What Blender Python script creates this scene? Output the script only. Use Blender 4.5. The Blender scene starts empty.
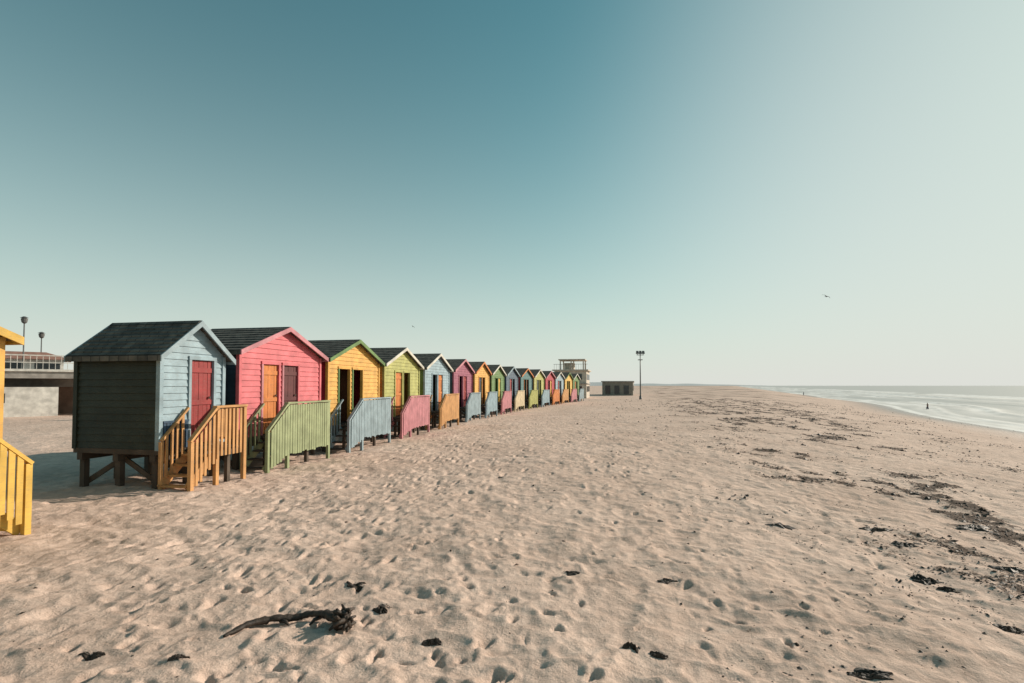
import bpy, math, random
import numpy as np
from mathutils import Vector, Matrix
random.seed(7); rng=np.random.default_rng(11)
scene=bpy.context.scene
COL=scene.collection
F=512.0; H=2.0
SUN_AZ=math.radians(66); SUN_EL=math.radians(25)

def lin(c):
    return tuple(((v/255)/12.92 if v/255<=0.04045 else (((v/255)+0.055)/1.055)**2.4) for v in c)

# ---------------------------------------------------------------- materials
_m={}
def new_mat(name):
    m=bpy.data.materials.new(name); m.use_nodes=True
    nt=m.node_tree; b=nt.nodes['Principled BSDF']
    return m,nt,b
def N(nt,t,**kw):
    n=nt.nodes.new(t)
    for k,v in kw.items(): setattr(n,k,v)
    return n
def paint(name,rgb,rough=0.65,wear=0.85,bump=0.35):
    if name in _m: return _m[name]
    m,nt,b=new_mat(name); L=nt.links
    tc=N(nt,'ShaderNodeTexCoord')
    mp=N(nt,'ShaderNodeMapping'); mp.inputs['Scale'].default_value=(1,1,5)
    L.new(tc.outputs['Object'],mp.inputs['Vector'])
    n1=N(nt,'ShaderNodeTexNoise'); n1.inputs['Scale'].default_value=3.0; n1.inputs['Detail'].default_value=8
    n2=N(nt,'ShaderNodeTexNoise'); n2.inputs['Scale'].default_value=11; n2.inputs['Detail'].default_value=8; n2.inputs['Roughness'].default_value=0.74
    L.new(tc.outputs['Object'],n1.inputs['Vector']); L.new(mp.outputs['Vector'],n2.inputs['Vector'])
    r1=N(nt,'ShaderNodeValToRGB'); r1.color_ramp.elements[0].position=0.3; r1.color_ramp.elements[1].position=0.72
    c=np.array(rgb)
    r1.color_ramp.elements[0].color=(*(c*0.68),1); r1.color_ramp.elements[1].color=(*np.clip(c*1.14+.014,0,0.9),1)
    L.new(n1.outputs['Fac'],r1.inputs['Fac'])
    mx=N(nt,'ShaderNodeMix',data_type='RGBA')
    r2=N(nt,'ShaderNodeValToRGB'); r2.color_ramp.elements[0].position=0.50; r2.color_ramp.elements[1].position=0.70
    r2.color_ramp.elements[1].color=(wear,wear,wear,1)
    L.new(n2.outputs['Fac'],r2.inputs['Fac'])
    L.new(r2.outputs['Color'],mx.inputs['Factor'])
    L.new(r1.outputs['Color'],mx.inputs['A'])
    g=c*0.42+np.array([.10,.085,.07])*min(1,float(c.max())*3)
    mx.inputs['B'].default_value=(*g,1)
    L.new(mx.outputs['Result'],b.inputs['Base Color'])
    b.inputs['Roughness'].default_value=rough
    bp=N(nt,'ShaderNodeBump'); bp.inputs['Strength'].default_value=bump; bp.inputs['Distance'].default_value=0.01
    L.new(n2.outputs['Fac'],bp.inputs['Height']); L.new(bp.outputs['Normal'],b.inputs['Normal'])
    _m[name]=m; return m
def roofmat():
    if 'roof' in _m: return _m['roof']
    m,nt,b=new_mat('roof_shingles'); L=nt.links
    tc=N(nt,'ShaderNodeTexCoord')
    br=N(nt,'ShaderNodeTexBrick'); br.inputs['Scale'].default_value=1
    br.inputs['Brick Width'].default_value=0.22; br.inputs['Row Height'].default_value=0.19; br.inputs['Mortar Size'].default_value=0.008
    br.inputs['Color1'].default_value=(.07,.068,.062,1); br.inputs['Color2'].default_value=(.12,.115,.105,1); br.inputs['Mortar'].default_value=(.02,.02,.02,1)
    L.new(tc.outputs['Object'],br.inputs['Vector'])
    n=N(nt,'ShaderNodeTexNoise'); n.inputs['Scale'].default_value=5; n.inputs['Detail'].default_value=8
    L.new(tc.outputs['Object'],n.inputs['Vector'])
    mx=N(nt,'ShaderNodeMix',data_type='RGBA',blend_type='MULTIPLY'); mx.inputs['Factor'].default_value=1
    r=N(nt,'ShaderNodeValToRGB'); r.color_ramp.elements[0].position=.3; r.color_ramp.elements[0].color=(.5,.5,.5,1); r.color_ramp.elements[1].position=.75; r.color_ramp.elements[1].color=(1.5,1.45,1.35,1)
    L.new(n.outputs['Fac'],r.inputs['Fac']); L.new(br.outputs['Color'],mx.inputs['A']); L.new(r.outputs['Color'],mx.inputs['B'])
    L.new(mx.outputs['Result'],b.inputs['Base Color']); b.inputs['Roughness'].default_value=.9
    _m['roof']=m; return m

# ---------------------------------------------------------------- mesh builder
class MB:
    def __init__(s): s.v=[]; s.f=[]; s.mi=[]; s.mats=[]
    def m(s,mat):
        if mat not in s.mats: s.mats.append(mat)
        return s.mats.index(mat)
    def hexa(s,p,mat):
        b=len(s.v); s.v+= [tuple(q) for q in p]
        for f in ((0,3,2,1),(4,5,6,7),(0,1,5,4),(1,2,6,5),(2,3,7,6),(3,0,4,7)):
            s.f.append(tuple(b+i for i in f)); s.mi.append(s.m(mat))
    def box(s,x0,x1,y0,y1,z0,z1,mat):
        s.hexa([(x0,y0,z0),(x1,y0,z0),(x1,y1,z0),(x0,y1,z0),(x0,y0,z1),(x1,y0,z1),(x1,y1,z1),(x0,y1,z1)],mat)
    def beam(s,a,b,w,h,mat,up=(0,0,1)):
        a=Vector(a); b=Vector(b); d=(b-a).normalized(); u=Vector(up)
        sd=d.cross(u)
        if sd.length<1e-4: sd=d.cross(Vector((1,0,0)))
        sd.normalize(); u=sd.cross(d).normalized()
        P=[]
        for q in (a,b):
            P.append([q-sd*w/2-u*h/2,q+sd*w/2-u*h/2,q+sd*w/2+u*h/2,q-sd*w/2+u*h/2])
        s.hexa([P[0][0],P[0][1],P[1][1],P[1][0],P[0][3],P[0][2],P[1][2],P[1][3]],mat)
    def tube(s,pts,rad,mat,n=10,flat=1.0):
        b=len(s.v); pts=[Vector(p) for p in pts]
        for i,p in enumerate(pts):
            d=(pts[min(i+1,len(pts)-1)]-pts[max(i-1,0)]).normalized()
            u=Vector((0,0,1)) if abs(d.z)<.9 else Vector((1,0,0))
            sd=d.cross(u).normalized(); u=sd.cross(d).normalized()
            for k in range(n):
                a=2*math.pi*k/n
                s.v.append(tuple(p+sd*math.cos(a)*rad[i]+u*math.sin(a)*rad[i]*flat))
        for i in range(len(pts)-1):
            for k in range(n):
                s.f.append((b+i*n+k,b+i*n+(k+1)%n,b+(i+1)*n+(k+1)%n,b+(i+1)*n+k)); s.mi.append(s.m(mat))
        s.f.append(tuple(b+k for k in range(n))[::-1]); s.mi.append(s.m(mat))
        e=b+(len(pts)-1)*n
        s.f.append(tuple(e+k for k in range(n))); s.mi.append(s.m(mat))
    def obj(s,name,parent=None,smooth=False,bevel=0):
        me=bpy.data.meshes.new(name); me.from_pydata(s.v,[],s.f)
        for mt in s.mats: me.materials.append(mt)
        me.polygons.foreach_set('material_index',s.mi)
        if smooth: me.polygons.foreach_set('use_smooth',[True]*len(me.polygons))
        me.update()
        o=bpy.data.objects.new(name,me); COL.objects.link(o)
        if parent: o.parent=parent
        return o
def empty(name,loc,rz=0):
    e=bpy.data.objects.new(name,None); e.location=loc; e.rotation_euler=(0,0,rz); COL.objects.link(e); return e

# ---------------------------------------------------------------- noise
_tabs=[rng.random((256,256)) for _ in range(6)]
def vn(x,y,k=0):
    t=_tabs[k%6]
    xi=np.floor(x).astype(np.int64); yi=np.floor(y).astype(np.int64)
    fx=x-xi; fy=y-yi; fx=fx*fx*fx*(fx*(fx*6-15)+10); fy=fy*fy*fy*(fy*(fy*6-15)+10)
    x0=xi&255; x1=(xi+1)&255; y0=yi&255; y1=(yi+1)&255
    return (t[x0,y0]*(1-fx)+t[x1,y0]*fx)*(1-fy)+(t[x0,y1]*(1-fx)+t[x1,y1]*fx)*fy*1.0
def fbm(x,y,o=4,k=0):
    s=0;a=1;T=0
    for i in range(o):
        c,sn=math.cos(i*1.1+.4),math.sin(i*1.1+.4)
        s=s+a*vn((x*c-y*sn)*2**i+i*17.3,(x*sn+y*c)*2**i+i*9.1,k+i); T+=a; a*=.5
    return s/T-.5

# ---------------------------------------------------------------- ground
def shoreX(Y):
    Y=np.asarray(Y,float)
    return np.where(Y<120,22.3+.5*Y,82.3+.43*(Y-120))+1.2*np.sin(Y*.07)*np.clip(Y/40,0,1)
def sdist(X,Y): return (shoreX(Y)-X)*.894
def seg(lo,hi,fn):
    out=[lo]
    while out[-1]<hi: out.append(out[-1]+fn(out[-1]))
    return out
ys=[-400,-200,-100,-60,-40,-25,-15,-10,-7,-5,-3.5,-2.3,-1.2,-.4]+seg(.2,2.0,lambda y:.06)[:-1]+seg(2.0,70,lambda y:max(.02,.0058*y))
ys+=seg(ys[-1]*1.03,9000,lambda y:.05*y)
xp=seg(0,75,lambda x:max(.023,.0068*x)); xp+=seg(xp[-1]*1.05,9000,lambda x:.09*x)
xs=np.array([-a for a in xp[:0:-1]]+xp); ys=np.array(ys)
nx,ny=len(xs),len(ys)
X,Y=np.meshgrid(xs,ys)
S=sdist(X,Y)
Z=np.where(S<24,-2.05*(np.clip((24-S)/24,0,2)**1.5),0.0)
Z=np.maximum(Z,-6)
dist=np.sqrt(X*X+Y*Y)
dry=np.clip(S/8,0,1)
near=np.clip(1-dist/140,0,1)
Z+=dry*(fbm(X*.16,Y*.16,3,1)*.24*np.clip(dist/14,0.1,1)*near)
fade=np.clip(1-dist/60,0,1)*dry
Z+=fade*fbm(X*1.1,Y*1.1,3,2)*.10
Z+=fade*fbm(X*3.1,Y*3.1,3,5)*.060
rid=1-np.abs(fbm(X*2.0,Y*2.6,3,4))*5
Z+=fade*np.clip(rid,0,1)**1.5*.030
fine=np.clip(1-dist/18,0,1)
Z+=fine*fbm(X*9,Y*9,2,0)*.014
def stamp(cx,cy,a,L,W,dep,rim):
    R=L*1.2
    i0,i1=np.searchsorted(xs,[cx-R,cx+R]); j0,j1=np.searchsorted(ys,[cy-R,cy+R])
    if i1-i0<2 or j1-j0<2: return
    xx=X[j0:j1,i0:i1]-cx; yy=Y[j0:j1,i0:i1]-cy
    u=(xx*math.cos(a)+yy*math.sin(a))/L*2; v=(-xx*math.sin(a)+yy*math.cos(a))/W*2
    ph=random.uniform(0,6.28)
    v=v*(1-.18*u)
    r=np.sqrt(u*u+v*v)*(1+.14*np.sin(3*np.arctan2(v,u)+ph))
    Z[j0:j1,i0:i1]+= -dep*np.exp(-(r/.85)**3)+rim*np.exp(-((r-1.35)/.45)**2)*(1+.6*np.sin(2*np.arctan2(v,u)+ph*2))
def trail(x,y,a,n,turn=.05,d=1):
    side=1
    for i in range(n):
        if random.random()<.82:
            px=x+side*.1*math.cos(a+math.pi/2)+random.gauss(0,.04); py=y+side*.1*math.sin(a+math.pi/2)+random.gauss(0,.04)
            if y>1.6 and -14<px<14: stamp(px,py,a+side*.12+random.gauss(0,.15),random.uniform(.18,.29),random.uniform(.08,.14),d*abs(random.gauss(.015,.016))+.003,random.uniform(.002,.010))
        st=random.uniform(.5,.75); x+=math.cos(a)*st; y+=math.sin(a)*st; a+=random.gauss(0,turn); side=-side
for t in range(27):
    trail(random.uniform(-8.5,-1.0)+random.uniform(-1,.6),random.uniform(1.5,5),math.radians(random.gauss(82,12)),random.randint(15,55),d=1.5)
for t in range(10):
    trail(random.uniform(-9,0),random.uniform(2.2,14),math.radians(random.choice([0,180])+random.gauss(10,25)),random.randint(8,20))
for t in range(8):
    trail(random.uniform(0,8),random.uniform(1.6,12),math.radians(random.gauss(78,16)),random.randint(6,30),d=.8)
for i in range(800):
    d=2.2*math.exp(random.random()*2.6); b=random.triangular(-.95,1.0,-.5)
    stamp(b*d,d,random.uniform(0,3.14),random.uniform(.06,.22),random.uniform(.05,.12),random.uniform(.004,.024)*(1 if b<0 else .85),random.uniform(.002,.008))
for i in range(380): # small sharp pits
    d=2.3*math.exp(random.random()*2.2); b=random.triangular(-.95,1.0,-.4)
    stamp(b*d,d,random.uniform(0,3.14),random.uniform(.08,.17),random.uniform(.05,.09),random.uniform(.025,.055),random.uniform(.004,.010))
def gz(x,y):
    i=min(max(int(np.searchsorted(xs,x)),1),nx-1); j=min(max(int(np.searchsorted(ys,y)),1),ny-1)
    tx=(x-xs[i-1])/(xs[i]-xs[i-1]); ty=(y-ys[j-1])/(ys[j]-ys[j-1])
    return float((Z[j-1,i-1]*(1-tx)+Z[j-1,i]*tx)*(1-ty)+(Z[j,i-1]*(1-tx)+Z[j,i]*tx)*ty)
def wrack(Xa,Ya):
    c=4.75+.29*Ya+.45*np.sin(Ya*.33)
    w=1.0+.060*Ya
    u=Xa-c
    d=np.exp(-np.where(u<0,(u/w)**2,(u/(w*3.2))**2))
    n=np.clip(fbm(Xa*.85,Ya*.42,4,3)*4.6+.62,0,1)
    n2=np.clip(fbm(Xa*3.0,Ya*1.9,3,0)*4+.58,0,1)
    side=.24*np.clip((Xa-(.10*Ya+1.2))/3,0,1)
    return np.clip(d*n*n2+side*n*n2,0,1)
K=wrack(X,Y)*np.clip(S/8,0,1)*np.clip((Y-1)/3,0,1)
Z+=K*np.clip(fbm(X*6,Y*6,3,1)+.2,0,1)*.08*np.clip(1-dist/70,0,1)
me=bpy.data.meshes.new('sand_beach')
nv=nx*ny
co=np.stack([X,Y,Z],-1).reshape(-1,3).astype(np.float32)
idx=np.arange(nv).reshape(ny,nx)
q=np.stack([idx[:-1,:-1],idx[:-1,1:],idx[1:,1:],idx[1:,:-1]],-1).reshape(-1,4)
me.vertices.add(nv); me.vertices.foreach_set('co',co.ravel())
me.loops.add(q.size); me.loops.foreach_set('vertex_index',q.ravel().astype(np.int32))
me.polygons.add(len(q)); me.polygons.foreach_set('loop_start',np.arange(0,q.size,4,dtype=np.int32)); 
me.polygons.foreach_set('use_smooth',np.ones(len(q),dtype=bool))
me.update(calc_edges=True)
for nm,ar in (('shore',S),('kelp',K)):
    at=me.attributes.new(nm,'FLOAT','POINT'); at.data.foreach_set('value',ar.ravel().astype(np.float32))
sand=bpy.data.objects.new('sand_beach',me); COL.objects.link(sand)
m,nt,b=new_mat('sand'); L=nt.links
tc=N(nt,'ShaderNodeTexCoord')
def noise(sc,det=6,ro=.55):
    n=N(nt,'ShaderNodeTexNoise'); n.inputs['Scale'].default_value=sc; n.inputs['Detail'].default_value=det; n.inputs['Roughness'].default_value=ro
    L.new(tc.outputs['Object'],n.inputs['Vector']); return n
def ramp(src,p0,c0,p1,c1):
    r=N(nt,'ShaderNodeValToRGB'); e=r.color_ramp.elements
    e[0].position=p0; e[0].color=(*c0,1); e[1].position=p1; e[1].color=(*c1,1); L.new(src,r.inputs['Fac']); return r
def mixc(f,a,bb,blend='MIX'):
    x=N(nt,'ShaderNodeMix',data_type='RGBA',blend_type=blend)
    if isinstance(f,float): x.inputs['Factor'].default_value=f
    else: L.new(f,x.inputs['Factor'])
    for s_,v in (('A',a),('B',bb)):
        if isinstance(v,tuple): x.inputs[s_].default_value=(*v,1)
        else: L.new(v,x.inputs[s_])
    return x.outputs['Result']
nA=noise(.35,5); nB=noise(7,8,.65); nC=noise(90,4,.7); nD=noise(28,6,.75)
c=ramp(nA.outputs['Fac'],.3,(.61,.465,.385),.7,(.75,.59,.50)).outputs['Color']
c2=ramp(nB.outputs['Fac'],.35,(.80,.77,.75),.65,(1.05,1.04,1.03)).outputs['Color']
c=mixc(1.0,c,c2,'MULTIPLY')
c3=ramp(nC.outputs['Fac'],.3,(.80,.78,.76),.7,(1.12,1.12,1.12)).outputs['Color']
c=mixc(1.0,c,c3,'MULTIPLY')
sp=ramp(nD.outputs['Fac'],.66,(0,0,0),.73,(.8,.8,.8)).outputs['Color']
c=mixc(sp,c,(.16,.11,.08))
ak=N(nt,'ShaderNodeAttribute',attribute_name='kelp'); ash=N(nt,'ShaderNodeAttribute',attribute_name='shore')
nK=noise(11,9,.74)
mm=N(nt,'ShaderNodeMath',operation='MULTIPLY_ADD'); L.new(ak.outputs['Fac'],mm.inputs[0]); mm.inputs[1].default_value=.29; L.new(nK.outputs['Fac'],mm.inputs[2])
kr=ramp(mm.outputs[0],.63,(0,0,0),.70,(.92,.92,.92)).outputs['Color']
c=mixc(kr,c,(.070,.046,.033))
wet=N(nt,'ShaderNodeMapRange'); wet.inputs['From Min'].default_value=2; wet.inputs['From Max'].default_value=9; wet.inputs['To Min'].default_value=1; wet.inputs['To Max'].default_value=0
L.new(ash.outputs['Fac'],wet.inputs['Value'])
c=mixc(wet.outputs['Result'],c,(.30,.25,.215))
L.new(c,b.inputs['Base Color'])
rr=N(nt,'ShaderNodeMapRange'); rr.inputs['To Min'].default_value=.95; rr.inputs['To Max'].default_value=.3; L.new(wet.outputs['Result'],rr.inputs['Value'])
L.new(rr.outputs['Result'],b.inputs['Roughness']); b.inputs['Specular IOR Level'].default_value=.15
hm=N(nt,'ShaderNodeMath',operation='MULTIPLY_ADD'); L.new(nC.outputs['Fac'],hm.inputs[0]); hm.inputs[1].default_value=.25; L.new(nB.outputs['Fac'],hm.inputs[2])
bp=N(nt,'ShaderNodeBump'); bp.inputs['Strength'].default_value=.7; bp.inputs['Distance'].default_value=.035
L.new(hm.outputs[0],bp.inputs['Height'])
bp2=N(nt,'ShaderNodeBump'); bp2.inputs['Strength'].default_value=.5; bp2.inputs['Distance'].default_value=.15
n9=noise(1.8,5,.6); L.new(n9.outputs['Fac'],bp2.inputs['Height']); L.new(bp.outputs['Normal'],bp2.inputs['Normal'])
L.new(bp2.outputs['Normal'],b.inputs['Normal'])
me.materials.append(m)

# ---------------------------------------------------------------- sea
al=np.array([-400,-200,-100,-50,-20]+seg(0,9000,lambda y:max(.8,.012*y+.5)))
of=np.array([-8,-6]+seg(-5,90,lambda o:.35 if o<45 else 1.2)+seg(92,12000,lambda o:.12*o))
O,A=np.meshgrid(of,al)
SX=shoreX(A)+O
wob=fbm(A*.035,O*.01,3,2)*9
def crest(o0,w,amp,broken):
    d=(O+wob*1.0-o0); return amp*np.exp(-np.where(d<0,(d/(w*.5))**2,(d/w)**2))*(broken)
Zs=np.full_like(O,-2.0)
foam=np.zeros_like(O)
for o0,w,a_,ph in ((5,1.3,.12,0),(13,2,.28,1),(24,2.5,.4,2),(38,3,.45,3),(60,4,.4,4)):
    br=np.clip(fbm(A*.02+ph*7,O*0+ph,3,ph)*5+.75,0,1)
    cz=crest(o0,w,a_,.3+.7*br); Zs+=cz
    d=(O+wob-o0)
    foam=np.maximum(foam,np.exp(-(np.where(d<0,d/(3.4+o0*.08),d/1.0))**2)*br)
foam=np.maximum(foam,np.exp(-((O+wob*.2-0.3)/1.0)**2)*.9)
ftx=np.clip(fbm(A*.5,O*.9,4,5)*4+.75,0,1)
foam=np.clip(foam*(.6+.6*ftx),0,1)
Zs+=fbm(A*.12,O*.3,3,1)*.10*np.clip(O/4,0,1)
me=bpy.data.meshes.new('sea'); na,no=O.shape
co=np.stack([SX,A,Zs],-1).reshape(-1,3)
idx=np.arange(na*no).reshape(na,no)
q=np.stack([idx[:-1,:-1],idx[:-1,1:],idx[1:,1:],idx[1:,:-1]],-1).reshape(-1,4)
me.from_pydata(co.tolist(),[],q.tolist())
me.polygons.foreach_set('use_smooth',np.ones(len(q),dtype=bool))
at=me.attributes.new('foam','FLOAT','POINT'); at.data.foreach_set('value',foam.ravel().astype(np.float32))
sea=bpy.data.objects.new('sea',me); COL.objects.link(sea)
m,nt,b=new_mat('sea_water'); L=nt.links
tc=N(nt,'ShaderNodeTexCoord')
af=N(nt,'ShaderNodeAttribute',attribute_name='foam')
n=noise(1.2,6,.6)
bp=N(nt,'ShaderNodeBump'); bp.inputs['Strength'].default_value=.4; bp.inputs['Distance'].default_value=.12; L.new(n.outputs['Fac'],bp.inputs['Height'])
L.new(bp.outputs['Normal'],b.inputs['Normal'])
c=mixc(af.outputs['Fac'],(.42,.41,.38),(.78,.77,.74)); L.new(c,b.inputs['Base Color'])  # turbid water, base also lightened to paint in sea haze; foam on top
rr=N(nt,'ShaderNodeMapRange'); rr.inputs['To Min'].default_value=.42; rr.inputs['To Max'].default_value=.9; L.new(af.outputs['Fac'],rr.inputs['Value']); L.new(rr.outputs['Result'],b.inputs['Roughness'])
me.materials.append(m)

# ---------------------------------------------------------------- beach huts
P={ 'ltblue':(142,166,176),'dkgreen':(28,36,18),'red':(146,36,36),'yelwood':(198,146,88),'pink':(210,102,110),'navy':(22,48,66),
 'orange':(204,122,52),'maroon':(88,26,28),'olive':(148,158,116),'mustard':(216,164,74),'crimson':(170,28,50),'green':(94,128,66),
 'paleblue':(142,162,170),'lime':(168,168,92),'yellow':(216,174,74),'rose':(190,124,132),'white':(206,202,190),'slate':(66,90,108),
 'magenta':(148,74,98),'teal':(66,112,112),'cream':(208,190,156),'black':(24,26,30),'brown':(92,60,38),'dkblue':(38,72,98)}
def C(n): return paint('painted_wood_'+n,lin(P[n]))
timber=paint('weathered_timber',(.085,.062,.045),.9,.5)
dark=paint('dark_interior',(.03,.028,.026),.9,.2)

def hut(Xc,Yc,th,W,D,zf,ze,zr,front,side,trim,doors,railc,L0,L1,run,sdir=-1,closed=True,openings=None,zg=0.0,panel=None,slat=(.055,.05)):
    """local +x = seaward, +y = along the row"""
    root=empty('beach_hut',(Xc,Yc,zg),th)
    hw=W/2; mbw=MB(); cf=C(front); cs=C(side); ct=C(trim); cr=C(railc)
    if openings is None: openings=[(-.78,-.12),(.03,.69)]
    ztop=min(2.52,ze-.1)
    bh=.135; z=zf; T=.05
    while z<zr-.03:
        z1=min(z+bh,zr-.01)
        def half(zz): return hw if zz<=ze else max(.02,hw*(zr-zz)/(zr-ze))
        a0,a1=half(z),half(z1)
        for xo,sg in ((0,1),(-D,-1)):
            ivs=[(-1,1)]
            if sg==1 and z<ztop-.001:
                ivs=[]; cur=-a0
                for (o0,o1) in openings: ivs.append((cur,o0)); cur=o1
                ivs.append((cur,a0))
            for (i0,i1) in ivs:
                if i0==-1: l0,l1,r0,r1=-a0,-a1,a0,a1
                else: l0=l1=i0; r0=r1=i1
                xb,xt,xi=xo+sg*.024,xo+sg*.004,xo-sg*T
                if sg==1: mbw.hexa([(xi,l0,z),(xb,l0,z),(xb,r0,z),(xi,r0,z),(xi,l1,z1),(xt,l1,z1),(xt,r1,z1),(xi,r1,z1)],cf)
                else: mbw.hexa([(xb,l0,z),(xi,l0,z),(xi,r0,z),(xb,r0,z),(xt,l1,z1),(xi,l1,z1),(xi,r1,z1),(xt,r1,z1)],cs)
        if z<ze-.02:
            zz=min(z1,ze)
            for sg in (1,-1):
                yb,yt,yi=sg*(hw+.024),sg*(hw+.004),sg*(hw-T)
                p=[(-D,yi,z),(-.0,yi,z),(-.0,yb,z),(-D,yb,z),(-D,yi,zz),(-.0,yi,zz),(-.0,yt,zz),(-D,yt,zz)]
                if sg==-1: p=[p[3],p[2],p[1],p[0],p[7],p[6],p[5],p[4]]
                mbw.hexa(p,cs)
        z=z1
    for xx,mt in ((.0,cf),(-D,cs)):
        for sg in (1,-1):
            mbw.box(xx-.045,xx+.045,sg*hw-.042,sg*hw+.042,zf-.02,ze-.03,mt)
    mbw.obj('walls',root)
    mf=MB(); mf.box(-D-.02,.03,-hw-.03,hw+.03,zf-.10,zf-.004,timber)
    mf.box(-D+.05,-.05,-hw+.05,hw-.05,zf,zf+.02,dark)
    for xx in (-.12,-D/2,-D+.12):
        mf.box(xx-.06,xx+.06,-hw-.02,hw+.02,zf-.24,zf-.104,timber)
        for yy in (-hw+.09,0,hw-.09):
            mf.box(xx-.055+random.uniform(-.01,.01),xx+.055,yy-.055,yy+.055,-.5,zf-.245,timber)
    for yy in (-hw+.09,hw-.09):
        mf.beam((-.12,yy+.07,.08),(-D/2,yy+.07,zf-.2),.035,.10,timber)
        mf.beam((-D+.12,yy+.07,.08),(-D/2,yy+.07,zf-.2),.035,.10,timber)
    mf.obj('stilts',root)
    md=MB()
    for i,(o0,o1) in enumerate(openings):
        md.box(-.055,.045,o0-.05,o0+.012,zf,ztop+.012,C(trim) if trim!='white' else cf)
        md.box(-.055,.045,o1-.012,o1+.05,zf,ztop+.012,cf)
        md.box(-.055,.05,o0-.055,o1+.055,ztop+.014,ztop+.085,cf)
        dc=doors[i]
        if dc!='open':
            dm=C(dc); n=5; w=(o1-o0-.03)/n
            for k_ in range(n):
                md.box(-.04,-.012-.004*(k_%2),o0+.015+k_*w+.004,o0+.015+(k_+1)*w-.004,zf+.03,ztop+.0,dm)
            for zz in (zf+.25,(zf+ztop)/2,ztop-.2):
                md.box(-.0119,.008,o0+.03,o1-.03,zz-.05,zz+.05,dm)
            md.box(.008,.035,o1-.12,o1-.09,(zf+ztop)/2+.07,(zf+ztop)/2+.12,timber)
        else:
            md.box(-.05-(o1-o0),-.06,o0+.012,o0+.045,zf+.03,ztop-.02,C('brown'))
    if panel:
        y0=-hw+.06
        while y0<panel-.05:
            md.box(.03,.05,y0,y0+.06,zf-.02,zf+.5,C('dkblue')); y0+=.075
        md.box(.03,.06,-hw+.05,panel,zf+.5,zf+.54,C('dkblue'))
    md.obj('doors',root)
    mr=MB(); rm=roofmat(); ov=.15; xf=.17; xbk=-D-.10
    sl=(zr-ze)/hw; n=9; tot=hw+ov
    for sg in (1,-1):
        for i in range(n):
            ya=tot*i/n; yb_=tot*(i+1)/n+.0
            za=zr-ya*sl+.015; zb=zr-yb_*sl+.04
            lo=-.022
            p=[(xbk,sg*ya,za+lo),(xf,sg*ya,za+lo),(xf,sg*yb_,zb+lo-.03),(xbk,sg*yb_,zb+lo-.03),
               (xbk,sg*ya,za+.01),(xf,sg*ya,za+.01),(xf,sg*yb_,zb+.012),(xbk,sg*yb_,zb+.012)]
            if sg==-1: p=[p[1],p[0],p[3],p[2],p[5],p[4],p[7],p[6]]
            mr.hexa(p,rm)
        for xx in (xf+.001,xbk-.031):
            e=tot+.02
            q=[(xx,0,zr-.075),(xx+.03,0,zr-.075),(xx+.03,sg*e,zr-e*sl-.065),(xx,sg*e,zr-e*sl-.065),
               (xx,0,zr+.045),(xx+.03,0,zr+.045),(xx+.03,sg*e,zr-e*sl+.05),(xx,sg*e,zr-e*sl+.05)]
            if sg==-1: q=[q[1],q[0],q[3],q[2],q[5],q[4],q[7],q[6]]
            mr.hexa(q,ct)
        yy=sg*(tot+.012); mr.box(xbk,xf,yy-.011,yy+.011,zr-tot*sl-.07,zr-tot*sl+.03,ct if sg==1 else rm)
    mr.hexa([(xbk,-.09,zr-.01),(xf,-.09,zr-.01),(xf,.09,zr-.01),(xbk,.09,zr-.01),(xbk,-.02,zr+.05),(xf,-.02,zr+.05),(xf,.02,zr+.05),(xbk,.02,zr+.05)],rm)
    mr.obj('roof',root)
    ms=MB(); w=.72; s=sdir
    y=L0
    while y<L1-.02:
        ms.box(.06,w,y,min(y+.11,L1),zf-.08,zf-.045,timber); y+=.12
    ms.box(w-.06,w-.02,L0,L1,zf-.2,zf-.082,timber)
    e0=L0 if s<0 else L1; e1=e0+s*run
    ns=4
    for i in range(ns):
        zz=(zf-.06)*(ns-i-.8)/ns+.03; ya=e0+s*run*(i+.05)/ns; yb=e0+s*run*(i+1.1)/ns
        ms.box(.1,w-.06,min(ya,yb),max(ya,yb),zz,zz+.035,cr if not closed else timber)
    for xx in (.08,w-.045):
        ms.beam((xx,e0,zf-.16),(xx,e1,.04),.035,.17,cr)
    for (px,py) in ((.12,L0+.05),(.12,L1-.05),(w-.035,(L0+L1)/2)):
        ms.box(px-.04,px+.04,py-.04,py+.04,-.4,zf-.09,timber)
    ms.obj('steps',root)
    mg=MB(); rt=zf+.78; zb=.94
    for py,top in ((L0,rt),(L1,rt),(e1,zb)):
        mg.box(w-.0,w+.075,py-.04,py+.04,-.35,top,cr)
    mg.box(w-.012,w+.09,L0-.05,L1+.05,rt+.002,rt+.045,cr)
    mg.beam((w+.038,e0+s*.03,rt+.0),(w+.038,e1+s*.04,zb+.0),.09,.045,cr)
    def rail_z(v):
        if (s<0 and v<e0) or (s>0 and v>e0):
            t=abs(v-e0)/run; return rt+(zb-rt)*t
        return rt
    v=min(L0,L1,e1)+.05; vm=max(L0,L1,e1)-.05
    if closed: sw,gp=.082,.018
    else: sw,gp=slat
    while v+sw<vm:
        inst=(s<0 and v<e0) or (s>0 and v>e0)
        t=abs(v-e0)/run if inst else 0
        if closed: lowz=(.34 if not inst else .34-.24*t)+random.uniform(-.03,.03)
        else: lowz=(zf-.18) if not inst else max(.1,(zf-.2)*(1-t)+.02)
        za_,zb_=rail_z(v)-.02,rail_z(v+sw)-.02
        xo=w+.079+random.uniform(0,.006); jt=random.uniform(-.006,.006)
        mg.hexa([(xo,v+jt,lowz),(xo+.018,v+jt,lowz),(xo+.018,v+sw+jt,lowz),(xo,v+sw+jt,lowz),(xo,v,za_),(xo+.018,v,za_),(xo+.018,v+sw,zb_),(xo,v+sw,zb_)],cr)
        v+=sw+gp
    eo=L1 if s<0 else L0
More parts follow.
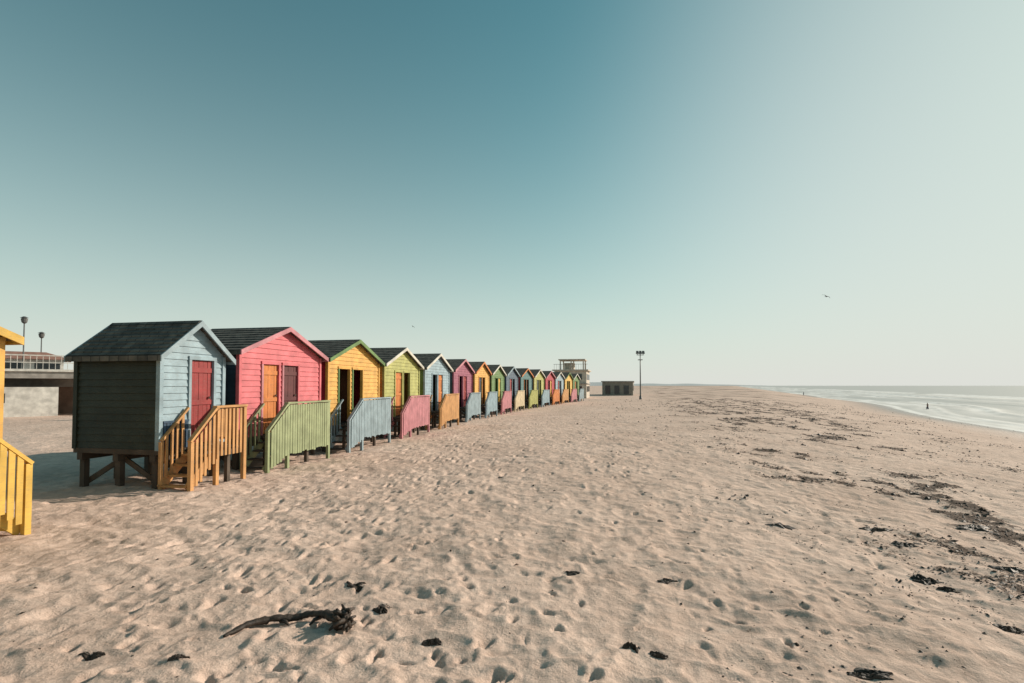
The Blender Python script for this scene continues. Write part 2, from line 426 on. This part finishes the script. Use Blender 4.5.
    mg.box(.05,w-.002,eo-.03,eo+.03,rt-.04,rt,cr); mg.box(.05,w-.002,eo-.02,eo+.02,zf+.08,zf+.12,cr)
    x=.12
    while x<w-.08:
        mg.box(x,x+.05,eo-.012,eo+.012,zf+.12,rt-.041,cr); x+=.11
    mg.beam((.09,e0,rt),(.09,e1,zb),.06,.04,cr); mg.box(.06,.12,e1-.03,e1+.03,-.3,zb-.02,cr); 
    for i in range(1,5):
        t=i/5; v=e0+(e1-e0)*t; mg.box(.075,.1,v-.028,v+.028,max(.1,(zf-.2)*(1-t)),rt+(zb-rt)*t-.015,cr)
    mg.obj('railing',root)
    return root

X0=-8.75; TH=-math.atan(.201)
def fx(Yc): return X0+.201*Yc
hut(fx(5.65),5.65,TH,3.3,2.1,.77,2.72,3.4,'mustard','yellow','yellow',['dkblue','open'],'yellow',-1.0,.85,.66,sdir=1,closed=False,slat=(.075,.025))
hut(fx(10.63),10.63,TH,1.6,1.95,.77,2.66,3.3,'ltblue','dkgreen','paleblue',['red'],'yelwood',-.21,.56,.62,closed=False,openings=[(-.1,.52)],panel=-.15)
hut(fx(13.53),13.53,TH,3.3,2.1,.77,2.84,3.5,'pink','navy','rose',['orange','maroon'],'olive',-.9,.9,.72,openings=[(-.86,-.24),(-.06,.58)])
hut(fx(17.25),17.25,TH,3.4,2.1,.77,2.84,3.5,'mustard','crimson','green',['open','open'],'paleblue',-.95,1.05,.8,openings=[(-1.08,-.4),(-.2,.46)])
spec=[('lime','yellow','white',['orange','open'],'rose'),('ltblue','green','white',['open','orange'],'yelwood'),
 ('magenta','slate','rose',['open','red'],'paleblue'),('mustard','crimson','orange',['navy','open'],'ltblue'),
 ('green','navy','white',['open','yellow'],'rose'),('slate','dkgreen','paleblue',['red','open'],'cream'),
 ('teal','crimson','orange',['open','open'],'lime'),('lime','navy','white',['navy','open'],'ltblue'),
 ('crimson','green','rose',['open','yellow'],'orange'),('ltblue','magenta','white',['red','open'],'yelwood'),
 ('yellow','teal','green',['open','open'],'rose'),('green','crimson','white',['orange','open'],'paleblue'),
 ('pink','navy','rose',['open','cream'],'olive'),('mustard','slate','orange',['navy','open'],'ltblue')]
ctr=[(-4.51,21.1),(-3.68,25.25),(-2.83,29.4),(-1.98,33.6),(-1.05,37.7),(.0,41.8),(1.28,45.9),(2.62,49.9),(3.98,53.9),(5.36,57.8),(6.8,61.7),(8.2,65.6)]
pts=[(fx(17.25),17.25)]+ctr
for i,(cx,cy) in enumerate(ctr):
    a=pts[i]; bq=pts[min(i+2,len(pts)-1)]
    th=-math.atan2(bq[0]-a[0],bq[1]-a[1])
    f_,s_,t_,d_,r_=spec[i]
    hut(cx,cy,th,3.5,2.1,.77,2.84,3.5+random.uniform(-.03,.03),f_,s_,t_,d_,r_,-1.0,1.0,.75+random.uniform(-.1,.1))

# ---------------------------------------------------------------- buildings
def plaster(name,rgb): return paint(name,rgb,.85,.35,.1)
white=plaster('white_plaster',(.76,.73,.67)); conc=plaster('concrete',(.36,.33,.30)); brick=plaster('brown_brick',(.24,.16,.12)); glass=paint('dark_glass',(.03,.04,.045),.15,.05,0)
metal=paint('painted_metal',(.12,.12,.115),.5,.3)
pv=empty('beach_pavilion',(-33.5,33,0),math.radians(42))
mb=MB()
mb.box(-14,3.2,-1.9,10,-.5,1.9,white); mb.box(-14.1,9,1.0,10,1.902,2.455,conc); mb.box(3.202,9,1.5,9.9,-.5,1.9,brick)
for i in range(5):
    mb.box(-13.5+3.4*i,-12.9+3.4*i,-1.93,-1.8,.9,1.5,glass)
mb.obj('walls',pv)
mb=MB(); mb.box(-15,9.6,-2.2,10.5,2.46,2.9,conc); mb.box(-15.1,9.7,-2.3,-2.0,2.9,3.05,white)
for i in range(3): mb.box(4+2.2*i,4.4+2.2*i,-1.9,-1.5,-.5,2.455,conc)
mb.obj('terrace_slab',pv)
mb=MB()
for i in range(82): mb.box(-15+.3*i,-14.97+.3*i,-2.15,-2.12,3.05,3.9,white)
mb.box(-15,9.6,-2.17,-2.10,3.901,3.97,white); mb.box(-15,9.6,-2.16,-2.11,3.45,3.5,white)
mb.obj('terrace_railing',pv)
mb=MB(); mb.box(-5,3.5,4,8,2.902,3.9,white); mb.hexa([(-5.5,3.4,3.902),(4.0,3.4,3.902),(4.0,8.6,3.902),(-5.5,8.6,3.902),(-4,5.2,4.5),(2.5,5.2,4.5),(2.5,7,4.5),(-4,7,4.5)],paint('red_roof',(.30,.15,.11),.9))
for i in range(4): mb.box(-4.4+2.1*i,-3+2.1*i,3.97,4.1,3.1,3.7,glass)
mb.obj('upper_floor',pv)
mb=MB()
pl=[(-24,30),(-17,34),(-13,42),(-8.5,52),(-2,66),(4,80)]
for p,q_ in zip(pl[:-1],pl[1:]):
    mb.beam((p[0],p[1],.35),(q_[0],q_[1],.35),.3,1.7,conc); mb.beam((p[0],p[1],1.23),(q_[0],q_[1],1.23),.42,.06,white)
mb.obj('promenade_wall')
lb=empty('lifeguard_building',(9.2,80,0),math.radians(-12))
cream=plaster('cream_plaster',(.56,.50,.42))
mb=MB(); mb.box(-2.6,2.4,0,8,-.5,4.3,cream)
for zz in (1.0,2.9):
    for i in range(3): mb.box(-2.2+1.55*i,-1.4+1.55*i,-.04,.1,zz,zz+.9,glass)
    for i in range(4): mb.box(2.35,2.44,.8+1.9*i,1.9+1.9*i,zz,zz+.9,glass)
mb.obj('walls',lb)
mb=MB(); mb.box(-2.9,2.7,-.3,8.3,4.302,4.5,cream); mb.box(-2.8,2.6,-.25,8.2,2.25,2.35,conc); mb.obj('roof_slab',lb)
mb=MB()
for x in (-1.7,0,1.9):
    for y in (.5,5): mb.box(x-.09,x+.09,y-.09,y+.09,4.5,6.0,cream)
mb.box(-2.0,2.2,.2,5.4,6.002,6.15,cream); mb.box(-1.2,.3,1.5,4,4.502,5.6,cream)
for i in range(14): mb.box(-2.6+.38*i,-2.57+.38*i,-.2,-.17,4.5,5.3,metal)
mb.box(-2.7,2.6,-.21,-.16,5.3,5.35,metal)
mb.obj('lookout_deck',lb)
sb=empty('service_building',(21,102,0),math.radians(-14))
mb=MB(); mb.box(-3,3,0,14,-.5,2.7,plaster('grey_brick',(.26,.23,.19))); mb.box(-3.2,3.2,-.2,14.2,2.702,2.9,conc)
for i in range(4): mb.box(2.95,3.03,1+3.2*i,2.6+3.2*i,.9,2.0,glass)
for i in range(3): mb.box(-2.4+1.8*i,-1.4+1.8*i,-.03,.1,.3,2.0,glass)
mb.obj('walls',sb)
# ---------------------------------------------------------------- street lamps
def lamp(x,y,h,multi=False):
    r=empty('street_lamp',(x,y,gz(x,y)))
    mb=MB(); k=1 if multi else .6
    mb.tube([(0,0,-.4),(0,0,.6),(0,0,h*.5),(0,0,h)],[.12*k,.10*k,.08*k,.06*k],metal,10); mb.tube([(0,0,-.3),(0,0,.5)],[.2*k,.17*k],metal,10); mb.obj('pole',r,True)
    mb=MB()
    if multi:
        mb.box(-.5,.5,-.05,.05,h-.3,h-.22,metal)
        for xx in (-.42,0,.42):
            mb.hexa([(xx-.17,-.3,h-.1),(xx+.17,-.3,h-.1),(xx+.17,.15,h-.1),(xx-.17,.15,h-.1),(xx-.13,-.2,h+.3),(xx+.13,-.2,h+.3),(xx+.13,.1,h+.35),(xx-.13,.1,h+.35)],metal)
            mb.box(xx-.03,xx+.03,-.03,.03,h-.22,h-.1,metal)
        mb.box(-.3,.3,-.2,.2,h-1.0,h-.9,metal)
    else:
        mb.tube([(0,0,h-.05),(0,0,h+.03),(0,0,h+.28),(0,0,h+.36)],[.06,.15,.2,.1],metal,10)
        mb.tube([(0,0,h+.36),(0,0,h+.46)],[.24,.06],metal,10)
    mb.obj('lamp_head',r)
lamp(18.3,73,6.6,True)
lamp(-34.4,36,6.4); lamp(-37.3,40.5,5.8)
lamp(-26,60,5.2)

# ---------------------------------------------------------------- distant hills
mb=MB(); hm_=paint('hazed_distant_hill',(.42,.46,.47),1,.1,0)  # distance haze is painted in: pale blue-grey hill colour
hv=[];hf=[]
n=60
for j,(off,zs) in enumerate(((0,0),(120,.75),(320,1),(700,.6))):
    for i in range(n):
        t=i/(n-1); x=300+t*1500; y=3200+off+ t*300
        hgt=(26*(1-t)**.8+7*math.sin(t*9+1)*(1-t)+4*math.sin(t*31)*(1-t)+2)
        hv.append((x,y,(-3 if zs==0 else max(1,hgt)*zs)))
for j in range(3):
    for i in range(n-1): hf.append((j*n+i,j*n+i+1,(j+1)*n+i+1,(j+1)*n+i))
mb.v=hv; mb.f=hf; mb.mats=[hm_]; mb.mi=[0]*len(hf); mb.obj('hills',None,True)

# ---------------------------------------------------------------- seaweed
kelpm,nt,b=new_mat('dried_kelp'); b.inputs['Roughness'].default_value=.6
L=nt.links; tc=N(nt,'ShaderNodeTexCoord'); n=noise(25,6,.7); r=ramp(n.outputs['Fac'],.35,(.014,.009,.006),.7,(.06,.038,.024)); L.new(r.outputs['Color'],b.inputs['Base Color'])
bp=N(nt,'ShaderNodeBump'); bp.inputs['Distance'].default_value=.01; L.new(n.outputs['Fac'],bp.inputs['Height']); L.new(bp.outputs['Normal'],b.inputs['Normal'])
mb=MB()
path=[(-2.25,4.06),(-2.22,4.13),(-2.16,4.24),(-2.08,4.33),(-1.98,4.37),(-1.86,4.42),(-1.74,4.43),(-1.64,4.40),(-1.55,4.36),(-1.46,4.30),(-1.40,4.27)]
lifts=[.012,.02,.03,.045,.055,.045,.05,.06,.06,.065,.07]
rad=[.012,.020,.028,.034,.030,.036,.030,.036,.04,.042,.05]
def cat(P_,k=5):
    out=[]
    for i in range(len(P_)-1):
        p0=np.array(P_[max(i-1,0)]);p1=np.array(P_[i]);p2=np.array(P_[i+1]);p3=np.array(P_[min(i+2,len(P_)-1)])
        for j in range(k):
            t=j/k; out.append(.5*((2*p1)+(-p0+p2)*t+(2*p0-5*p1+4*p2-p3)*t*t+(-p0+3*p1-3*p2+p3)*t**3))
    out.append(np.array(P_[-1])); return out
pp=cat([(x,y,gz(x,y)+l,r_) for (x,y),l,r_ in zip(path,lifts,rad)])
for p in pp: p[2]=max(p[2],gz(p[0],p[1])+p[3]*.45)
mb.tube([p[:3] for p in pp],[p[3]*random.uniform(.8,1.25) for p in pp],kelpm,10,.8)
hx,hy=-1.39,4.27; hz=gz(hx,hy)
for i in range(80):
    a=random.uniform(0,6.28); e=random.uniform(-.2,1.5); l=random.uniform(.05,.13)
    p0=Vector((hx+random.gauss(0,.025),hy+random.gauss(0,.025),hz+.07+random.gauss(0,.02)))
    d=Vector((math.cos(a)*math.cos(e)*.7,math.sin(a)*math.cos(e),math.sin(e)))
    p1=p0+d*l*.5+Vector((random.gauss(0,.012),random.gauss(0,.012),.01)); p2=p0+d*l+Vector((random.gauss(0,.02),random.gauss(0,.02),-.01))
    mb.tube([p0,p1,p2],[.028,.02,.008],kelpm,6)
for bx,by,ang,l in ((-2.05,4.34,2.2,.16),(-1.8,4.42,1.2,.12),(-1.62,4.39,-1.9,.15),(-1.95,4.38,-.6,.14)):
    z0=gz(bx,by)+.03; mb.tube([(bx,by,z0),(bx+math.cos(ang)*l*.5,by+math.sin(ang)*l*.5,z0+.01),(bx+math.cos(ang)*l,by+math.sin(ang)*l,z0-.015)],[.02,.016,.004],kelpm,7)
mb.obj('kelp_stalk',None,True)
def clump(cx,cy,sx,sy,h,name='seaweed_clump',n=16):
    mb=MB(); R=max(sx,sy)
    for i in range(3):
        g=7; ox=cx+random.gauss(0,.35)*sx; oy=cy+random.gauss(0,.35)*sy
        ax,ay=sx*random.uniform(.5,.9),sy*random.uniform(.45,.9); b0=len(mb.v)
        ph=random.uniform(0,9)
        for k1 in range(g):
            for k2 in range(18):
                th_=2*math.pi*k2/18; rr_=(k1/(g-1))*(1+.33*math.sin(2*th_+ph)+.25*math.sin(3*th_+ph*2)+.2*math.sin(5*th_+ph*3)+.12*math.sin(8*th_+ph))
                u=math.cos(th_)*rr_*ax; v=math.sin(th_)*rr_*ay; x=ox+u; y=oy+v
                z=gz(x,y)+h*.55*(1-(k1/(g-1))**2)*(.6+.6*math.sin(th_*3+k1+ph))+random.uniform(0,.010)-(.015 if k1==g-1 else -.004)
                mb.v.append((x,y,z))
        for k1 in range(g-1):
            for k2 in range(18):
                mb.f.append((b0+k1*18+k2,b0+k1*18+(k2+1)%18,b0+(k1+1)*18+(k2+1)%18,b0+(k1+1)*18+k2)); mb.mi.append(mb.m(kelpm))
    for i in range(n//2):
        a=random.uniform(0,6.28); r_=random.random()**.6
        x=cx+math.cos(a)*r_*sx; y=cy+math.sin(a)*r_*sy
        l=random.uniform(.3,.9)*R; b_=random.uniform(0,6.28)
        P_=[]
        for k_ in range(5):
            t=k_/4; xx=x+math.cos(b_+t*1.2)*l*(t-.5); yy_=y+math.sin(b_+t*1.2)*l*(t-.5)*.7
            P_.append((xx,yy_,gz(xx,yy_)+.004+h*.4*(1-r_)*math.sin(t*3.14)+random.uniform(0,.008)))
        w=random.uniform(.02,.06)*R
        mb.tube(P_,[w*.3,w*.8,w,w*.7,w*.15],kelpm,6,.6)
    return mb.obj(name,None,False)
def G(px,py): Yg=F*H/(py-385.5); return ((px-512)/F*Yg,Yg)
for px,py,w,hh,h in ((868,651,46,12,.03),(630,638,14,8,.05),(656,641,18,6,.03),(386,606,14,12,.05),(433,635,20,12,.04),(355,583,22,6,.02),
     (778,516,30,8,.03),(661,573,30,6,.02),(571,567,18,8,.02),(182,662,18,16,.03),(100,650,28,8,.02),
     (913,556,20,12,.06),(905,528,26,8,.05),(940,566,16,5,.03),(970,505,40,9,.05),(1000,545,34,10,.05),(870,514,30,6,.04),(1010,600,30,9,.04)):
    x,y=G(px,py); s_=y/F; clump(x,y,w*.5*s_*.85,hh*.5*s_*y/H*.6,h)
mb=MB(); V_=[];Fq=[]
def frag(x,y,s_,h):
    b0=len(V_); n=random.randint(4,6); z=gz(x,y); a0=random.uniform(0,6.28); el=random.uniform(.2,1)
    for k_ in range(n):
        a=2*math.pi*k_/n; r_=s_*random.uniform(.45,1.3); u=math.cos(a)*r_; v=math.sin(a)*r_*el
        xx=x+u*math.cos(a0)-v*math.sin(a0); yy_=y+u*math.sin(a0)+v*math.cos(a0)
        V_.append((xx,yy_,z+random.uniform(-.015,.02)*min(1,s_*15)))
    V_.append((x+random.gauss(0,s_*.2),y+random.gauss(0,s_*.2),z+h))
    for k_ in range(n): Fq.append((b0+k_,b0+(k_+1)%n,b0+n))
U=rng.random((420000,3)); 
dd=2.3*np.exp(U[:,0]*3.5); bb=-1.15+2.6*U[:,1]
xa=bb*dd; ya=dd; Kd=wrack(xa,ya)*(sdist(xa,ya)>8)
keep=U[:,2]<Kd**1.2*.60+.0012+.0055*(xa>.12*ya+1)
for x,y in zip(xa[keep],ya[keep]):
    if y<2.1 or (x<fx(y)+1.2 and y<70): continue
    s_=min(.10,random.lognormvariate(0,.55)*.0075*(1+.12*y)); frag(x,y,s_,s_*random.uniform(.25,.8))
mb.v=V_; mb.f=Fq; mb.mats=[kelpm]; mb.mi=[0]*len(Fq); mb.obj('seaweed_debris')
print('debris',len(Fq),'ground',nx,ny)

# ---------------------------------------------------------------- people
def person(x,y,rz,cloth,leg,stride=.2,z=None):
    z0=gz(x,y) if z is None else z
    sk=[((0,0,.95),.125),((0,0,1.15),.12),((0,0,1.38),.15),((0,0,1.5),.06),((0,.01,1.60),.085),((0,.01,1.72),.08),
        ((-.1,0,.9),.1),((-.11,stride*.6,.5),.07),((-.11,stride*.7,.08),.045),((-.11,stride*.7+.14,.03),.035),
        ((.1,0,.9),.1),((.11,-stride*.3,.5),.07),((.11,-stride,.10),.045),((.11,-stride+.13,.03),.035),
        ((-.19,0,1.42),.06),((-.24,-.06,1.14),.045),((-.25,.04,.88),.032),((-.25,.07,.78),.028),
        ((.19,0,1.42),.06),((.24,.06,1.14),.045),((.25,.14,.90),.032),((.25,.17,.80),.028)]
    ed=[(0,1),(1,2),(2,3),(3,4),(4,5),(0,6),(6,7),(7,8),(8,9),(0,10),(10,11),(11,12),(12,13),(2,14),(14,15),(15,16),(16,17),(2,18),(18,19),(19,20),(20,21)]
    me=bpy.data.meshes.new('body'); me.from_pydata([s_[0] for s_ in sk],ed,[])
    o=bpy.data.objects.new('person',me); COL.objects.link(o); o.location=(x,y,z0); o.rotation_euler=(0,0,rz)
    sm=o.modifiers.new('skin','SKIN'); 
    for i,s_ in enumerate(sk): me.skin_vertices[0].data[i].radius=(s_[1],s_[1]*.8)
    me.skin_vertices[0].data[0].use_root=True
    ss=o.modifiers.new('sub','SUBSURF'); ss.levels=1; ss.render_levels=2
    mt,nt_,b_=new_mat('clothing'); Lk=nt_.links
    tc_=nt_.nodes.new('ShaderNodeTexCoord'); sx=nt_.nodes.new('ShaderNodeSeparateXYZ'); Lk.new(tc_.outputs['Object'],sx.inputs[0])
    cr_=nt_.nodes.new('ShaderNodeValToRGB'); cr_.color_ramp.interpolation='CONSTANT'
    e=cr_.color_ramp.elements; e[0].position=0; e[0].color=(.3,.18,.12,1); e[1].position=.25; e[1].color=(*leg,1)
    q_=e.new(.5); q_.color=(*cloth,1); q_=e.new(.75); q_.color=(.32,.19,.13,1); q_=e.new(.835); q_.color=(.03,.02,.015,1)
    mu=nt_.nodes.new('ShaderNodeMath'); mu.operation='DIVIDE'; mu.inputs[1].default_value=2.0; Lk.new(sx.outputs['Z'],mu.inputs[0]); Lk.new(mu.outputs[0],cr_.inputs['Fac']); Lk.new(cr_.outputs['Color'],b_.inputs['Base Color'])
    b_.inputs['Roughness'].default_value=.8
    me.materials.append(mt)
person(70.5,87,.4,(.22,.13,.11),(.10,.10,.13))
person(103,181,1.2,(.05,.06,.1),(.05,.05,.05),z=-1.9)

# ---------------------------------------------------------------- seagull
def gull(x,y,z,rz,roll,sc=1):
    mb=MB(); gm=paint('gull_feathers',(.10,.10,.105),.8,.1,0)
    mb.tube([(-.32,0,0),(-.2,0,.01),(0,0,0),(.18,0,.02),(.27,0,.05),(.33,0,.05),(.39,0,.035)],[.015,.05,.085,.06,.05,.04,.008],gm,8)
    for s_ in (1,-1):
        prof=[(0,.12,-.14,.03),(.22,.13,-.12,.13),(.45,.08,-.10,.17),(.75,-.03,-.12,.10),(.92,-.14,-.17,.04)]
        b0=len(mb.v)
        for (w,l,t,zz) in prof: mb.v+=[(l,s_*w,zz),(t,s_*w,zz-.01),((l+t)/2,s_*w,zz+.02)]
        for i in range(4):
            a=b0+3*i
            for f in ((a,a+3,a+5,a+2),(a+2,a+5,a+4,a+1),(a+1,a+4,a+3,a)): mb.f.append(f); mb.mi.append(mb.m(gm))
    b0=len(mb.v); mb.v+=[(-.25,.03,.01),(-.45,.1,0),(-.45,-.1,0),(-.25,-.03,.01)]; mb.f.append((b0,b0+1,b0+2,b0+3)); mb.mi.append(mb.m(gm))
    o=mb.obj('seagull'); o.location=(x,y,z); o.rotation_euler=(roll,-.1,rz); o.scale=(sc,)*3
gull(43.2,70,14.2,.3,.5,.75); gull(-15.5,80,11.2,2.6,.4,.5)

# ---------------------------------------------------------------- world / sun / camera
w=bpy.data.worlds.new('World'); scene.world=w; w.use_nodes=True; nt=w.node_tree; L=nt.links
bg=nt.nodes['Background']
sky=nt.nodes.new('ShaderNodeTexSky'); sky.sky_type='NISHITA'; sky.sun_disc=False
sky.sun_elevation=SUN_EL; sky.sun_rotation=SUN_AZ; sky.air_density=1.0; sky.dust_density=.5; sky.ozone_density=1.0
mx=nt.nodes.new('ShaderNodeMix'); mx.data_type='RGBA'; mx.blend_type='MULTIPLY'; mx.inputs['Factor'].default_value=1
mx.inputs['B'].default_value=(.50,1.14,.86,1)
L.new(sky.outputs[0],mx.inputs['A'])
# marine haze: pale towards the horizon, slightly stronger on the sun's side
tc=nt.nodes.new('ShaderNodeTexCoord'); sx=nt.nodes.new('ShaderNodeSeparateXYZ'); L.new(tc.outputs['Generated'],sx.inputs[0])
def mth(op,a,b_):
    n=nt.nodes.new('ShaderNodeMath'); n.operation=op
    for i,vv in enumerate((a,b_)):
        if isinstance(vv,(int,float)): n.inputs[i].default_value=vv
        else: L.new(vv,n.inputs[i])
    return n.outputs[0]
zc=mth('MAXIMUM',sx.outputs['Z'],0.0)
e1_=mth('POWER',2.718,mth('MULTIPLY',mth('POWER',mth('DIVIDE',zc,.27),1.35),-1.0))
dt=nt.nodes.new('ShaderNodeVectorMath'); dt.operation='DOT_PRODUCT'; L.new(tc.outputs['Generated'],dt.inputs[0])
dt.inputs[1].default_value=(math.sin(SUN_AZ)*math.cos(.10),math.cos(SUN_AZ)*math.cos(.10),math.sin(.10))
m2=nt.nodes.new('ShaderNodeMapRange'); m2.interpolation_type='SMOOTHERSTEP'; m2.inputs['From Min'].default_value=.38; m2.inputs['From Max'].default_value=1.08; m2.inputs['To Min'].default_value=0; m2.inputs['To Max'].default_value=.80
L.new(dt.outputs['Value'],m2.inputs['Value'])
fac=mth('SUBTRACT',1.0,mth('MULTIPLY',mth('SUBTRACT',1.0,mth('MULTIPLY',e1_,.95)),mth('SUBTRACT',1.0,m2.outputs['Result'])))
hz_=nt.nodes.new('ShaderNodeMix'); hz_.data_type='RGBA'; L.new(fac,hz_.inputs['Factor'])
L.new(mx.outputs['Result'],hz_.inputs['A']); hz_.inputs['B'].default_value=(7.3,7.3,6.9,1)
L.new(hz_.outputs['Result'],bg.inputs['Color']); bg.inputs['Strength'].default_value=.10
sd=bpy.data.lights.new('sun','SUN'); sd.energy=5.0; sd.angle=math.radians(.6); sd.color=(1,.87,.73)
so=bpy.data.objects.new('sun',sd); COL.objects.link(so)
v=Vector((math.sin(SUN_AZ)*math.cos(SUN_EL),math.cos(SUN_AZ)*math.cos(SUN_EL),math.sin(SUN_EL)))
so.rotation_euler=v.to_track_quat('Z','Y').to_euler(); so.location=v*50
cd=bpy.data.cameras.new('camera'); cd.lens=18; cd.sensor_width=36; cd.clip_end=30000; cd.clip_start=.05
co_=bpy.data.objects.new('camera',cd); COL.objects.link(co_); co_.location=(0,0,H)
pt=math.radians(1.7); co_.rotation_euler=(math.pi/2+pt,0,0); cd.shift_y=(44-F*math.tan(pt))/1024
scene.camera=co_
scene.view_settings.view_transform='Standard'; scene.view_settings.look='None'; scene.view_settings.exposure=0
